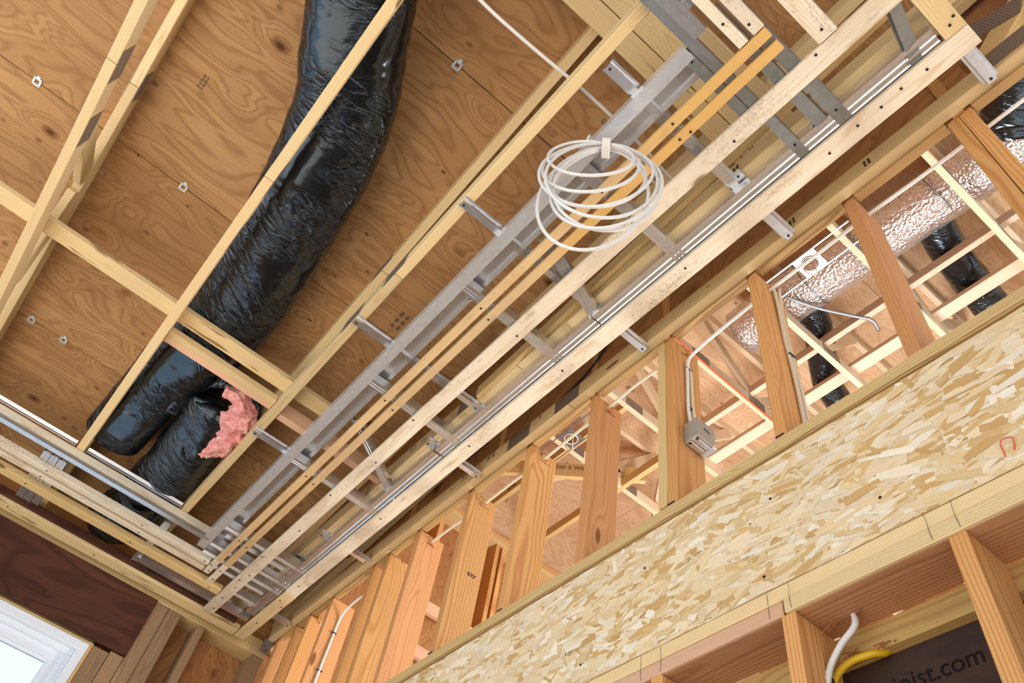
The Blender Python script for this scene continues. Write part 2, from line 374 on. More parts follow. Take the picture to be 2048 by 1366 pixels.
_bm = bmesh.new(); bmesh.ops.create_cone(_bm, segments=10, radius1=0.0045, radius2=0.0035, depth=0.003, cap_ends=True); _bm.to_mesh(SCREW); _bm.free()
SCREW.materials.append(M['screw'])
def screw(c, parent, az=(0, 0, 1), name='screw'):
    o = bpy.data.objects.new(name, SCREW); COL.objects.link(o)
    return place(o, c, (1, 0, 0) if abs(az[0]) < .9 else (0, 1, 0), az, parent)

# ================================================================== SETTING
beam('floor', 'concrete', -7, 6.5, -6.5, 8, -H-0.1, -H, bev=0)['kind'] = 'structure'
ZR = lambda x: 3.19-0.10*x                 # underside of the roof sheathing
SL = Vector((1, 0, -0.10)).normalized(); NR = Vector((0.10, 0, 1)).normalized()
roof = empty('ceiling', (1.5, 0.6, ZR(1.5)), kind='structure')
roof['label'] = 'low-pitched plywood roof deck over the trusses'
seams = [-1.22, -0.02, 1.171, 2.359, 3.493, 4.66, 5.4]
ys = [(-1.345, 0.175, 2.61), (-1.345, -0.42, 2.02, 2.61), (-1.345, 0.81, 2.61), (-1.345, -0.42, 2.02, 2.61), (-1.345, 0.81, 2.61), (-1.345, 0.2, 2.61)]
for i in range(6):
    a, b = seams[i]+0.002, seams[i+1]-0.002
    for y0, y1 in zip(ys[i][:-1], ys[i][1:]):
        xm = (a+b)/2; L = (b-a)*math.hypot(1, 0.1)
        obox('plywood_sheet', 'roofply', Vector((xm, (y0+y1)/2, ZR(xm)))+NR*0.0075, (0, 1, 0), NR, (y1-y0-0.003, L, 0.015), roof, bev=0)
# dark membrane above the joints, so no sky shows through the 4 mm gaps
obox('roofing_felt', 'dark', Vector((2.09, 0.63, ZR(2.09)))+NR*0.025, (0, 1, 0), NR, (3.96, 6.65, 0.012), roof, bev=0)
def hclip(x, y, m='clip'):
    bm = bmesh.new()
    for (cx, cy, sx, sy) in ((0, .014, .034, .008), (0, -.014, .034, .008), (-.013, 0, .008, .03), (.013, 0, .008, .03), (0, 0.022, 0.014, 0.012)):
        r_ = bmesh.ops.create_cube(bm, size=1); bmesh.ops.scale(bm, vec=(sx, sy, .003), verts=r_['verts']); bmesh.ops.translate(bm, vec=(cx, cy, 0), verts=r_['verts'])
    me = bpy.data.meshes.new('clip'); bm.to_mesh(me); bm.free()
    o = mesh_obj('sheathing_clip', me, M[m]); place(o, Vector((x, y, ZR(x)))-NR*0.002, (0, 1, 0), NR, roof)
for x, y in ((2.359, 1.15), (2.359, 0.47), (1.171, -0.115), (3.493, 0.55), (3.493, 0.72)): hclip(x, y)
for x, y, dx in ((2.43, 0.42, .03), (2.60, .16, .03), (2.36, .69, .02), (1.55, -.33, .02), (2.55, -.3, .03), (2.0, -.25, .02), (2.15, -.36, .02)):
    stick('nail', 'screw', (x, y, ZR(x)), (x-dx, y-.012, ZR(x)-.035), 0.004, 0.004, parent=roof, bev=0)

text('B', 0.05, Vector((0.955, -0.70, ZR(0.955)))-NR*0.0006, (-1, 0, 0.1), (0, 1, 0), 'inkfaint', roof, 'sheet_stamp')
for x, y, sz in ((1.04, -0.72, 0.09), (2.25, -0.63, 0.12), (1.9, 0.62, 0.06)):
    stamp(Vector((x, y, ZR(x)))-NR*0.0006, (-1, 0, 0.1), (0, 1, 0), sz, sz*0.5, roof, 'inkfaint', 'sheet_stamp')
# ---- wall with the OSB beam and the pony studs
wr = empty('wall_right', (2, -1.41, -H), kind='structure'); wr['label'] = 'stud wall with an OSB beam below short upper studs'
Y0, Y1 = -1.34, -1.48
left_edges = [-0.42, 0.04, 0.08, 0.452, 0.856, 1.258, 1.675, 2.085, 2.51, 2.93, 3.205, 3.348, 3.77, 4.02, 4.18, 4.40]
pony = []
for i, x in enumerate(left_edges):
    m = 'fir' if i % 3 else 'fir2'
    pony.append(beam('stud', m, x-0.038, x, Y1, Y0, 1.692, 2.53, wr))
beam('stud', 'spf2', 1.258, 1.296, Y1+0.05, Y0+0.002, 1.70, 2.528, wr)
beam('bottom_plate', 'spf2', -1.0, 4.49, Y1, Y0, 1.654, 1.692, wr)
beam('plywood_strip', 'lvl', -1.0, 4.49, Y1, Y0-0.003, 1.643, 1.654, wr, bev=0)
beam('plywood_strip', 'lvl', -1.0, 4.49, Y1, Y0-0.008, 1.632, 1.643, wr, bev=0)
prev = -0.9
for a in left_edges[1:]:
    if a-0.038-prev > 0.05: beam('filler_strip', 'lvl', prev+0.004, a-0.042, Y0-0.03, Y0+0.002, 2.532, 2.549, wr, bev=0.001)
    prev = a
osb = beam('osb_panel', 'osb', -1.0, 4.49, Y0-0.03, Y0-0.002, 1.236, 1.632, wr, bev=0)
# lumber plates under the beam, the near length of the lower one lapped
beam('top_plate', 'spf', -1.0, 4.49, Y1, Y0, 1.197, 1.235, wr)
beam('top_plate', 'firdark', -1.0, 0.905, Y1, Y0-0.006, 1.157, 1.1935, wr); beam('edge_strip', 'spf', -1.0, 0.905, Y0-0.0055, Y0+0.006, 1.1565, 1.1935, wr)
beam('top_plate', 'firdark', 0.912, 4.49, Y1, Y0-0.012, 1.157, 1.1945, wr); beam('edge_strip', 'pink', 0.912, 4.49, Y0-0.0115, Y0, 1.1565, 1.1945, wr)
low = []
for x in (-0.30, 0.513, 0.92, 1.326, 1.73, 2.14, 2.55, 2.95, 3.36, 3.77, 4.18):
    low.append(beam('stud', 'fir', x-0.038, x, Y1, Y0, -H, 1.156, wr))
ij = beam('joist_flange', 'olive', -1.0, 4.49, -1.545, -1.4805, 1.092, 1.1555, wr)
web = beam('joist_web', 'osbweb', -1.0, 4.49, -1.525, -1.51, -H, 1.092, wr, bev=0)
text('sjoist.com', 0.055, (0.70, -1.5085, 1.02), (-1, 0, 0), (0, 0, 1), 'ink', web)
# OSB strands: thin overlapping flakes pressed into the face of the beam
def strands():
    rr = random.Random(3); vs = []; fs = []; tones = []; uvl = []
    pal = [(238, 220, 184), (234, 212, 170), (242, 228, 198), (226, 198, 148), (216, 182, 126), (236, 216, 180), (230, 204, 158), (206, 168, 110), (236, 212, 176), (244, 234, 212)]
    N = 5200
    for i in range(N):
        x = rr.uniform(-0.75, 4.46); z = rr.uniform(1.24, 1.628); f = i/N
        L = rr.uniform(0.06, 0.21); W = rr.uniform(0.008, 0.034); a = rr.gauss(0.0, 0.28); tl = rr.uniform(-.035, .035); tw = rr.uniform(-.04, .04)
        if rr.random() < 0.14: a = rr.uniform(-1.5, 1.5); L *= 0.8; W *= 0.7
        if rr.random() < 0.10: W *= 1.9
        ca, sa = math.cos(a), math.sin(a); depth = 0.0002+0.0016*f
        n = 4; up = []; dn = []
        for k in range(n+1):
            t = k/n-0.5; tap = 1.0-0.55*abs(t*2)**3*rr.random()
            up.append((t*L+rr.uniform(-.004, .004), W*0.5*tap*rr.uniform(.75, 1))); dn.append((t*L+rr.uniform(-.004, .004), -W*0.5*tap*rr.uniform(.75, 1)))
        ring = up+dn[::-1]; base = len(vs); ok = True
        for (u, v) in ring:
            px = x+u*ca-v*sa; pz = z+u*sa+v*ca
            pz = min(max(pz, 1.237), 1.631)
            vs.append((px, Y0-0.0015+depth+0.0006*math.sin(u*40)+u*tl*.5+v*tw, pz)); uvl.append((u+i*0.37, v+i*0.11))
        kf = rr.uniform(.98, 1.05); c = lin([q*kf for q in rr.choice(pal)]); tones.append(c)
        m = len(ring)
        for k in range(n): fs.append((base+k, base+k+1, base+m-2-k, base+m-1-k))
    cx, cy, cz = 1.86, Y0, 1.434
    me = bpy.data.meshes.new('strand_layer'); me.from_pydata([(a-cx, b-cy, c-cz) for a, b, c in vs], [], fs); me.update()
    at = me.color_attributes.new('tone', 'FLOAT_COLOR', 'POINT'); ul = me.uv_layers.new(name='UVMap')
    for i in range(N):
        for k in range(10): at.data[i*10+k].color = tones[i]
    for l in me.loops: ul.data[l.index].uv = uvl[l.vertex_index]
    o = mesh_obj('strand_layer', me, M['strand']); o['kind'] = 'stuff'
    place(o, (cx, cy, cz), parent=osb)
strands()
for x, z in ((1.35, 1.51), (0.9, 1.50), (0.62, 1.33), (0.95, 1.28), (1.6, 1.3)): screw((x, Y0+0.0008, z), osb, (0, 1, 0), 'nail_head')
for x in (0.54, 0.48, 0.95, 0.885, 1.36, 1.29): scribble((x, Y0+0.0075 if x < .9 else Y0+0.0012, 1.196), (0, 0, 1), (1, 0, 0), 0.07, 0.003, wr, n=4, rad=0.0005)
# handwriting at the cable holes of the pony studs
for i, x in enumerate(left_edges[5:10]):
    s = pony[5+i]
    scribble((x-0.0385, -1.41, 2.522), (0, 1, 0), (0, 0, 1), 0.05, 0.016, s); scribble((x-0.0385, -1.415, 2.478), (0, 1, 0), (0, 0, 1), 0.06, 0.003, s, n=3)
    for k in range(4): stick('splinter', 'brass', (x-0.038, -1.41, 2.488), (x-0.038-random.uniform(.01, .025), -1.41+random.uniform(-.015, .015), 2.488-random.uniform(.0, .025)), 0.003, 0.0015, (0, 1, 0), s, 0)
stamp((2.472-.0005, -1.43, 2.10), (0, -1, 0), (0, 0, 1), 0.045, 0.02, pony[8])
for i in (4, 5, 7, 8): stick('plate_nail', 'tie', (left_edges[i]-.03, Y0+.002, 1.694), (left_edges[i]-.002, Y0+.002, 1.694), .003, .003, parent=wr, bev=0)

# ---- near wall beside the photographer, under the return leg of the soffit
wf = empty('wall_front', (-0.62, 1.0, -H), kind='structure'); wf['label'] = 'stud wall close beside the viewpoint'
for y in (-1.2, -0.8, -0.39, 0.02, 0.43, 0.83, 1.24, 1.65, 2.05, 2.45): beam('stud', 'fir', -0.74, -0.60, y-0.038, y, -H, 2.47, wf)
beam('top_plate', 'spf', -0.74, -0.60, -1.34, 2.6, 2.472, 2.51, wf); beam('top_plate', 'spf', -0.74, -0.60, -1.34, 2.6, 2.512, 2.549, wf)
# ---- plywood gusset wall above the last truss
wu = empty('wall_upper', (2.2, -1.36, 2.55), kind='structure'); wu['label'] = 'plywood divider above the stud wall'
for a, b in ((-0.05, 1.235), (1.237, 2.455), (2.457, 3.6), (3.602, 4.62)):
    beam('plywood_sheet', 'wallply', a, b, -1.362, -1.348, 2.552, ZR(b)-0.002, wu, bev=0)
for a in (0.02, 1.235, 1.655, 2.30, 3.05): beam('upright', 'fir', a, a+0.036, -1.348, -1.344+0.002, 2.552, ZR(a)-0.02, wu, bev=0.001)

# ---- window wall
wl = empty('wall_left', (4.56, 0.5, -H), kind='structure'); wl['label'] = 'window wall of open studs backed by plywood'
XW = 4.49
beam('top_plate', 'spf2', XW, 4.63, -1.34, 2.6, 2.452, 2.50, wl); beam('top_plate', 'spf2', XW, 4.63, -1.34, 2.6, 2.502, 2.55, wl)
for (ya, yb, za, zb, m) in ((-0.63, -0.555, -H, 2.10, 'oak'), (-0.552, -0.462, -H, 2.085, 'oak'), (-0.71, -0.633, -H, 2.45, 'oak'), (-0.79, -0.713, -H, 2.45, 'oak'), (-0.945, -0.90, -H, 2.45, 'oak'), (-1.335, -1.26, -H, 2.45, 'oak'), (1.35, 1.39, -H, 2.45, 'oak'), (1.9, 1.94, -H, 2.45, 'oak')):
    beam('stud', m, XW, 4.63, ya, yb, za, zb, wl)
beam('plywood_sheet', 'wallply', 4.632, 4.645, -1.34, -0.47, -H, 2.55, wl, bev=0); beam('plywood_sheet', 'wallply', 4.632, 4.645, -0.46, 2.6, 2.09, 2.55, wl, bev=0)
beam('plywood_sheet', 'wallply', 4.632, 4.645, -0.46, 2.6, -H, 0.5, wl, bev=0); beam('plywood_sheet', 'wallply', 4.632, 4.645, 1.3, 2.6, 0.5, 2.09, wl, bev=0)
beam('heel_blocking', 'fir', 4.56, 4.60, -1.52, -1.10, 2.552, 2.72, wl)
beam('heel_blocking', 'fir', 4.56, 4.60, -1.09, 2.6, 2.552, 2.70, wl)
beam('window_header', 'lvl', XW+0.03, 4.63, -0.46, 1.3, 2.10, 2.45, wl)
# ---- window
win = empty('window_1', (4.53, 0.42, 1.3), kind='structure'); win['label'] = 'white vinyl window bright with daylight'
def frame_ring(name, mat, ya, yb, za, zb, wd, xa, xb, parent):
    for (a, b, c, d) in ((ya, yb, zb-wd, zb), (ya, yb, za, za+wd), (ya, ya+wd, za+wd, zb-wd), (yb-wd, yb, za+wd, zb-wd)):
        beam(name, mat, xa, xb, a, b, c, d, parent, bev=0.003)
frame_ring('window_frame', 'white', -0.445, 1.28, 0.52, 2.07, 0.045, 4.47, 4.60, win)
frame_ring('window_stop', 'white', -0.40, 1.235, 0.565, 2.025, 0.03, 4.50, 4.59, win)
frame_ring('sash', 'white', -0.372, 1.207, 0.593, 1.997, 0.05, 4.53, 4.585, win)
frame_ring('glazing_bead', 'white', -0.325, 1.16, 0.64, 1.95, 0.018, 4.545, 4.57, win)
beam('pane', 'glass', 4.555, 4.559, -0.31, 1.145, 0.655, 1.935, win, bev=0)
frame_ring('brickmould', 'spf2', -0.462, 1.30, 0.50, 2.088, 0.016, 4.482, 4.50, win)

# ---- tall neighbouring space seen between the pony studs
wb = empty('wall_back', (4.6, -3.2, -H), kind='structure'); wb['label'] = 'plywood outer wall of the space beyond'
beam('plywood_sheet', 'wallply', 4.60, 4.612, -6.2, -2.72, 0.2, 4.25, wb, bev=0); beam('plywood_sheet', 'wallply', 4.60, 4.612, -2.718, -1.49, 0.2, 4.25, wb, bev=0)
beam('top_plate', 'spf2', 4.44, 4.60, -6.2, -1.40, 4.21, 4.25, wb); beam('top_plate', 'fir', 4.44, 4.60, -6.2, -1.40, 4.252, 4.29, wb)
for y in (-1.55, -2.2, -2.75, -2.81, -3.5, -4.1): beam('stud', 'fir', 4.46, 4.60, y-0.038, y, 0.2, 4.21, wb)
beam('nailer', 'pink', 4.46, 4.50, -2.74, -2.24, 2.95, 3.04, wb); beam('nailer', 'pink', 4.46, 4.50, -2.74, -2.24, 3.30, 3.39, wb)
beam('plywood_sheet', 'wallply', -2.5, 4.6, -6.25, -6.2, -H, 5.2, wb, bev=0)
beam('plywood_sheet', 'atticply', 4.60, 4.612, -6.2, -1.36, 4.292, 5.02, wb, bev=0)
beam('plywood_sheet', 'wallply', 4.632, 4.645, -1.52, -1.34, -H, 4.3, wb, bev=0)
ca = empty('ceiling_beyond', (1.5, -3.5, 5.0), kind='structure'); ca['label'] = 'bright plywood roof deck over the space beyond'
for i in range(6):
    for j in range(2):
        beam('plywood_sheet', 'atticply', -2.5+1.22*i, -1.283+1.22*i, -6.2+2.42*j+0.6*(i % 2)*0, -3.783+2.42*j, 5.0, 5.015, ca, bev=0, grain=1)
beam('roofing_felt', 'dark', -2.5, 4.9, -6.25, -1.37, 5.02, 5.03, ca, bev=0)
beam('gable_sheathing', 'wallply', -2.5, 4.6, -1.385, -1.366, ZR(4.6), 5.0, wu, bev=0)

# ================================================================== TRUSSES
def gplate(y, x, side, parent, w=0.15, h=0.08, z=2.595):
    return obox('truss_plate', 'gusset', (x, y, z), (1, 0, 0), (0, side, 0), (w, h, 0.0016), parent, bev=0)
def truss(yc, label, webs=(), mat='spf', plates=True, top=True, x1=4.40):
    t = empty('roof_truss', (1.5, yc, 2.55), label, 'truss', 'main roof trusses')
    a, b = yc-0.019, yc+0.019
    beam('bottom_chord', mat, -1.6, 1.774, a, b, 2.551, 2.639, t); beam('bottom_chord', mat, 1.777, x1, a, b, 2.551, 2.639, t)
    if top:
        for p, q in ((-1.6, 2.05), (2.053, 4.5)):
            P = Vector((p, yc, ZR(p)))-NR*0.0455; Q = Vector((q, yc, ZR(q)))-NR*0.0455
            stick('top_chord', mat, P, Q, 0.038, 0.089, NR, t)
        if plates:
            for s in (1, -1): obox('truss_plate', 'gusset', Vector((2.05, yc+s*0.0200, ZR(2.05)-0.055)), SL, (0, s, 0), (0.14, 0.07, 0.0016), t, bev=0)
    if plates:
        for x in (1.79, 2.11):
            for s in (1, -1): gplate(yc+s*0.0200, x, s, t)
    for (xa, xb) in webs:
        stick('web', mat, (xa, yc, 2.64), (xb, yc, ZR(xb)-0.09), 0.036, 0.075, (0, 1, 0) if False else (1, 0, 0.3), t)
    return t
T1 = truss(0.81, 'pale roof truss furthest left, crossing the upper left corner', ((2.15, 2.55), (3.1, 2.62), (0.9, 1.4)))
T2 = truss(0.175, 'pale roof truss whose chord runs in front of the big black duct', ())
T3 = truss(-0.418, 'pale roof truss between the black duct and the metal soffit track', ((0.3, -0.3), ))
T4 = truss(-1.036, 'roof truss half hidden above the ribbed soffit channel', ())
T5 = truss(-1.3225, 'roof truss bearing on top of the short studs', (), x1=4.46)
stick('web', 'spf2', (2.02, -1.006, 2.565), (0.0, -1.006, 2.735), 0.020, 0.07, parent=T4)
for wd, dx in (('T2', 0.10), ('1', 0.02), ('1', -0.005), ('4/4', -0.10)):
    text(wd, 0.05, (2.45+dx, -1.0165, 2.605), (-1, 0, 0), (0, 0, 1), 'inkfaint', T4); text(wd, 0.05, (2.42+dx, -1.303, 2.615), (-1, 0, 0), (0, 0, 1), 'inkfaint', T5)
text('S', 0.04, (1.97, -1.303, 2.62), (-1, 0, 0), (0, 0, 1), 'inkfaint', T5)
for x, yf, P in ((0.62, -1.303, T5), (0.32, -1.303, T5), (0.62, -1.0165, T4)):
    stamp((x, yf, 2.60), (0, 0, 1), (1, 0, 0), 0.04, 0.03, P)
for x in (2.62, 1.0, 0.5, 2.0): scribble((x, -1.303, 2.60), (1, 0, 0), (0, 0, 1), 0.02, 0.012, T5, n=3)
stick('web', 'spf2', (-0.10, -1.3225, 2.66), (-0.55, -1.3225, 3.1), 0.036, 0.085, (1, 0, .5), T5)
gplate(-1.302, -0.20, 1, T5, 0.20, 0.09, 2.62); obox('truss_plate', 'gusset', (-0.20, -1.302, 2.83), (1, 0, 0.45), (0, 1, 0), (0.17, 0.10, 0.0016), T5, bev=0)
beam('web', 'spf2', -0.42, -0.30, -1.341, -1.304, 2.64, 3.15, T5); text('5', 0.035, (-0.29, -1.3005, 2.72), (-0.9, 0, 0.4), (0.4, 0, 0.9), 'ink', T5)

# lateral braces on the chords
bl = lambda n, m, x0, x1, y0, y1, z0, z1, lab: tag(beam(n, m, x0, x1, y0, y1, z0, z1), lab, 'brace')
bl('lateral_brace', 'bark', 2.655, 2.742, -0.62, 2.3, 2.641, 2.668, 'waney-edged board lying across the chords in front of the duct')
tag(beam('blocking', 'spf', 2.775, 2.812, -0.397, 0.155, 2.602, 2.638), 'nearer board of the doubled blocking between two trusses', 'blocking')
tag(beam('blocking', 'pink', 2.814, 2.851, -0.397, 0.155, 2.604, 2.64), 'further board of the doubled blocking beside the waney brace', 'blocking')
tag(beam('blocking', 'pink', 2.79, 2.828, -1.015, -0.44, 2.56, 2.64), 'blocking board between the trusses above the soffit battens', 'blocking')
for k, (a, b) in enumerate(((0.617, 0.705), (0.526, 0.614), (0.434, 0.522))):
    o = obox('flat_blocking', 'bark' if k == 0 else 'spf', Vector(((a+b)/2, -0.4, ZR((a+b)/2)-0.115)), (0, 1, 0), (0, 0, 1), (1.75, b-a, 0.022))
    tag(o, ('pale flat board with a yellow waney edge under the roof deck, top centre', 'second pale flat board beside the waney-edged one, top centre', 'third pale flat board, nearest the grey metal crosspiece, top centre')[k], 'board')
tag(beam('ledger', 'strap', 3.775, 3.81, -0.62, 2.4, 2.508, 2.549), 'taupe ledger board above the bright metal flange of the window-side soffit', 'ledger')

# ================================================================== SOFFIT BATTENS
Z0 = 2.46; BT = 0.019
def batten(mat, x0, x1, y0, y1, label, screws=(), name='soffit_batten', thick=BT):
    o = beam(name, mat, x0, x1, y0, y1, Z0, Z0+thick); tag(o, label, 'batten', None)
    for x, y in screws: screw((x, y, Z0-0.0008), o)
    return o
cx_ = (0.62, 0.94, 1.60, 2.26, 2.93, 3.62)
batten('batten', 0.246, 3.874, -0.728, -0.694, 'narrow golden batten beside the metal track, left one of the pair', [(x, -0.711) for x in cx_])
batten('batten', 0.246, 3.874, -0.781, -0.747, 'narrow golden batten, right one of the pair', [(x+.02, -0.764) for x in cx_]+[(0.60, -0.77)])
batten('strap', 3.878, 4.022, -0.726, -0.692, 'short end piece continuing the left golden batten into the corner', [(3.93, -0.70), (3.99, -0.715)])
batten('strap', 3.880, 4.09, -0.779, -0.745, 'short end piece continuing the right golden batten into the corner', [(3.94, -0.76), (4.04, -0.765)])
batten('strap', -0.06, 3.874, -0.913, -0.849, 'wide weathered strap running the length of the soffit centre', [(x, -0.86-.03*(i % 2)) for i, x in enumerate((0.2, 0.53, 0.95, 1.6, 2.26, 2.6, 2.95, 3.3, 3.64, 3.84))])
batten('strap', 3.879, 4.345, -0.914, -0.850, 'short end of the wide centre strap meeting the window-side batten', [(3.92, -0.87), (4.0, -.885), (4.15, -0.88), (4.28, -0.89)])
batten('strap', -0.123, 3.803, -1.162, -1.093, 'wide mottled strap at the outer edge of the soffit beside the stud wall', [(0.02, -1.12), (0.1, -1.115), (0.17, -1.12), (0.25, -1.118), (0.36, -1.13), (0.95, -1.12), (1.6, -1.125), (2.2, -1.12), (2.9, -1.12), (3.7, -1.12)])
batten('spf', 3.808, 4.43, -1.165, -1.098, 'short pale end of the outer strap running into the room corner', [(3.9, -1.115), (3.95, -1.15), (4.2, -1.13)])
# window-side leg
batten('bark', 4.350, 4.435, -1.09, 2.4, 'pale batten along the window wall above the dark panel', [(4.40, -0.2), (4.39, 0.3)], thick=0.03)
batten('spf2', 4.095, 4.155, -0.845, 2.4, 'middle batten of the window-side soffit', [(4.12, 0.29), (4.12, -0.30), (4.13, -0.78)], thick=0.034)
batten('strap', 3.985, 4.022, -0.685, 2.4, 'outer batten of the close pair on the window side', [(4.0, 0.25), (4.0, -.3)], thick=0.03)
batten('strap', 3.915, 3.955, -0.685, 2.4, 'inner batten of the close pair on the window side', [(3.93, 0.24), (3.93, -.29), (3.93, -.66)], thick=0.034)
# return leg at the upper right
batten('strap', 0.301, 0.334, -0.690, 2.4, 'cross batten butting the end of the left golden batten, top edge', [(0.318, -0.60)])
batten('strap', 0.243, 0.282, -0.690, 2.4, 'cross batten butting the right golden batten, top edge', [(0.27, -0.655)])
batten('strap', 0.113, 0.176, -0.846, 2.4, 'yellowed cross strap meeting the centre strap at the top', [(0.145, -0.815)], )
batten('spf', -0.123, -0.060, -1.091, 2.4, 'pale cross strap at the outer corner of the soffit, top right', [(-0.09, -1.06), (-0.11, -1.045)])

# ================================================================== SOFFIT METAL
ZM = 2.481
def metal_thing(name, o_or, label, cat, group=None): return tag(o_or, label, cat, group)
# left edge track along the long leg: lower angle and upper track
tr = empty('soffit_track', (2.1, -0.60, ZM), 'long bright steel track left of the golden battens', 'track')
profile('edge_angle', 'galv2', [(0.0, 0.046), (0, 0), (-0.045, 0)], (0.44, -0.571, ZM), (3.87, -0.571, ZM), parent=tr)
profile('upper_track', 'galv2', [(0.0, -0.028), (0.0, 0.0), (-0.082, 0.0), (-0.082, -0.012), (-0.098, -0.012)], (0.44, -0.588, 2.549-.001), (3.87, -0.588, 2.549-.001), parent=tr)
RIB = lambda w, h: [(-w/2, h), (-w/2, 0), (-w*.28, 0), (-w*.22, .004), (-w*.10, .004), (-w*.04, 0), (w*.04, 0), (w*.10, .004), (w*.22, .004), (w*.28, 0), (w/2, 0), (w/2, h), (w/2-.006, h)]
# right channel
ch = empty('soffit_channel', (1.7, -1.066, 2.50), 'long ribbed steel channel under the truss beside the outer strap', 'channel')
for a, b in ((-0.05, 1.345), (1.35, 2.36), (2.37, 4.2)):
    profile('ribbed_length', 'galv', [(0.018, 0.045), (0.018, 0.0), (0.004, 0.0), (0.0, 0.003), (-0.006, 0.003), (-0.010, 0), (-0.016, 0), (-0.020, 0.003), (-0.026, .003), (-.03, .0), (-.034, 0), (-.034, .03)], (a, -1.060, ZM+0.004), (b, -1.060, ZM+0.004), parent=ch)
for x in (0.62, 1.33, 2.3, 2.75, 3.6):
    obox('hanger_clip', 'clip', (x, -1.022, 2.545), (1, 0, 0), (0, 0, 1), (0.036, 0.04, 0.006), ch, 0.001); screw((x, -1.022, 2.541), ch)
# cross channels
cl = ['ribbed cross channel behind the hanging cable coil', 'second ribbed cross channel, just left of the cable coil', 'third ribbed cross channel from the cable coil', 'fourth ribbed cross channel from the cable coil', 'fifth ribbed cross channel, near the room corner']
for x, lab in zip((0.94, 1.585, 2.245, 2.915, 3.615), cl):
    tag(profile('cross_channel', 'galv', RIB(0.044, 0.042), (x, -0.60, ZM+0.002), (x, -1.10, ZM+0.002)), lab, 'channel', 'ribbed cross channels of the soffit')
for k, (x, ya, yb) in enumerate(((3.74, -0.66, -1.02), (3.80, -0.62, -1.10), (3.89, -0.62, -1.095), (3.965, -0.70, -1.03), (4.095, -0.86, -1.06))):
    tag(profile('cross_channel', 'galv', RIB(0.042, 0.036), (x, ya, ZM+0.002+(0.045 if k in (0,) else 0)), (x, yb, ZM+0.002+(0.045 if k in (0,) else 0))), ('upper steel channel in the corner cluster above the straps', 'first steel channel of the corner cluster', 'second steel channel of the corner cluster', 'third steel channel of the corner cluster', 'steel channel of the corner cluster nearest the window wall')[k], 'channel', 'channels clustered at the soffit corner')
# diagonal stiffeners
tag(profile('stiffener', 'galv', RIB(0.046, 0.03), (1.235, -0.70, ZM+0.040), (1.355, -1.10, ZM+0.012)), 'slanting ribbed stiffener running from the cable coil to the outer strap', 'channel')
tag(profile('stiffener', 'galv', RIB(0.040, 0.03), (2.515, -0.70, ZM+0.040), (2.78, -1.10, ZM+0.012)), 'slanting ribbed stiffener in the soffit left of centre', 'channel')
# crumpled cut ends hanging from the channel
for k, (x, y) in enumerate(((1.52, -1.075), (2.18, -1.075), (0.385, -1.06), (1.63, -0.665), (2.27, -0.66), (2.94, -0.66), (2.86, -1.075), (3.55, -1.07))):
    o = profile('cut_flange', 'galv', [(0.0, 0.0), (0.012, 0.014), (0.002, 0.03), (0.014, 0.046)], (x, y, ZM+0.006), (x-0.05, y-.03*(1 if y > -.9 else -1), ZM+0.02), parent=(tr if y > -.9 else ch))
# hat strips screwed under the truss chords
HAT = [(-0.024, 0.020), (-0.016, 0.020), (-0.013, 0.0), (0.013, 0.0), (0.016, 0.020), (0.024, 0.020)]
hs = [(-0.083, -0.9, -1.318, 'hat strip at the top right corner under the last truss'), (0.646, -0.45, -1.315, 'hat strip ending under the last truss right of the cable coil'),
      (1.34, -0.40, -1.313, 'hat strip crossing the soffit just left of the cable coil'), (2.065, -0.40, -1.045, 'short hat strip from the pale truss, second below the coil'),
      (2.39, -1.0, -1.303, 'short hat strip under the last truss, mid soffit'), (2.95, -0.40, -1.03, 'short hat strip from the pale truss near the pink insulation'),
      (3.33, -1.0, -1.300, 'short hat strip under the last truss above the narrow studs'), (4.19, -1.0, -1.31, 'hat strip under the last truss closest to the room corner')]
for x, ya, yb, lab in hs:
    o = tag(profile('hat_strip', 'galv', HAT, (x, ya, 2.529), (x, yb, 2.529)), lab, 'metal strip', 'hat strips under the trusses')
    screw((x, yb+0.012, 2.5275), o); screw((x, ya-0.012, 2.5275), o)
# flat tracks at the return corner
UTR = lambda w: [(-w/2, 0.032), (-w/2, 0.0), (w/2, 0.0), (w/2, 0.032)]
for x, w_, ya, yb, lab in ((0.417, 0.034, 2.4, -1.092, 'dull grey track running off the top edge beside the pale truss'), (0.454, 0.034, -0.595, -0.86, 'short dull track doubled beside the grey one'),
                           (0.317, 0.040, -0.55, -1.045, 'dull grey crosspiece between the straps, dented near its end'), (0.265, 0.044, -0.55, -1.092, 'wide pale grey crosspiece at the return corner')):
    o = tag(profile('flat_track', 'zinc', UTR(w_), (x, ya, ZM+0.001), (x, yb, ZM+0.001)), lab, 'track', 'flat tracks at the return corner')
    screw((x, yb+.05 if yb < -1.05 else -0.62, ZM), o)
tag(profile('hanger_strap', 'zinc', [(-0.02, 0.012), (-0.02, 0), (0.014, 0), (0.017, 0.005), (0.02, 0.0), (0.022, 0.012)], (-0.055, -0.80, ZM+0.004), (0.033, -1.105, ZM+0.004)), 'slanting grey steel strap at the top right between two straps', 'strap')
tag(profile('edge_angle', 'galv', [(0, 0.04), (0, 0), (0.045, 0)], (0.36, 2.4, ZM), (0.36, -0.58, ZM)), 'steel angle behind the dull grey track at the top edge', 'track')
tag(profile('end_channel', 'galv', RIB(0.034, 0.03), (0.22, -0.492, ZM+0.03), (0.44, -0.492, ZM+0.03)), 'short shiny ribbed piece joining two tracks at the top edge', 'channel')
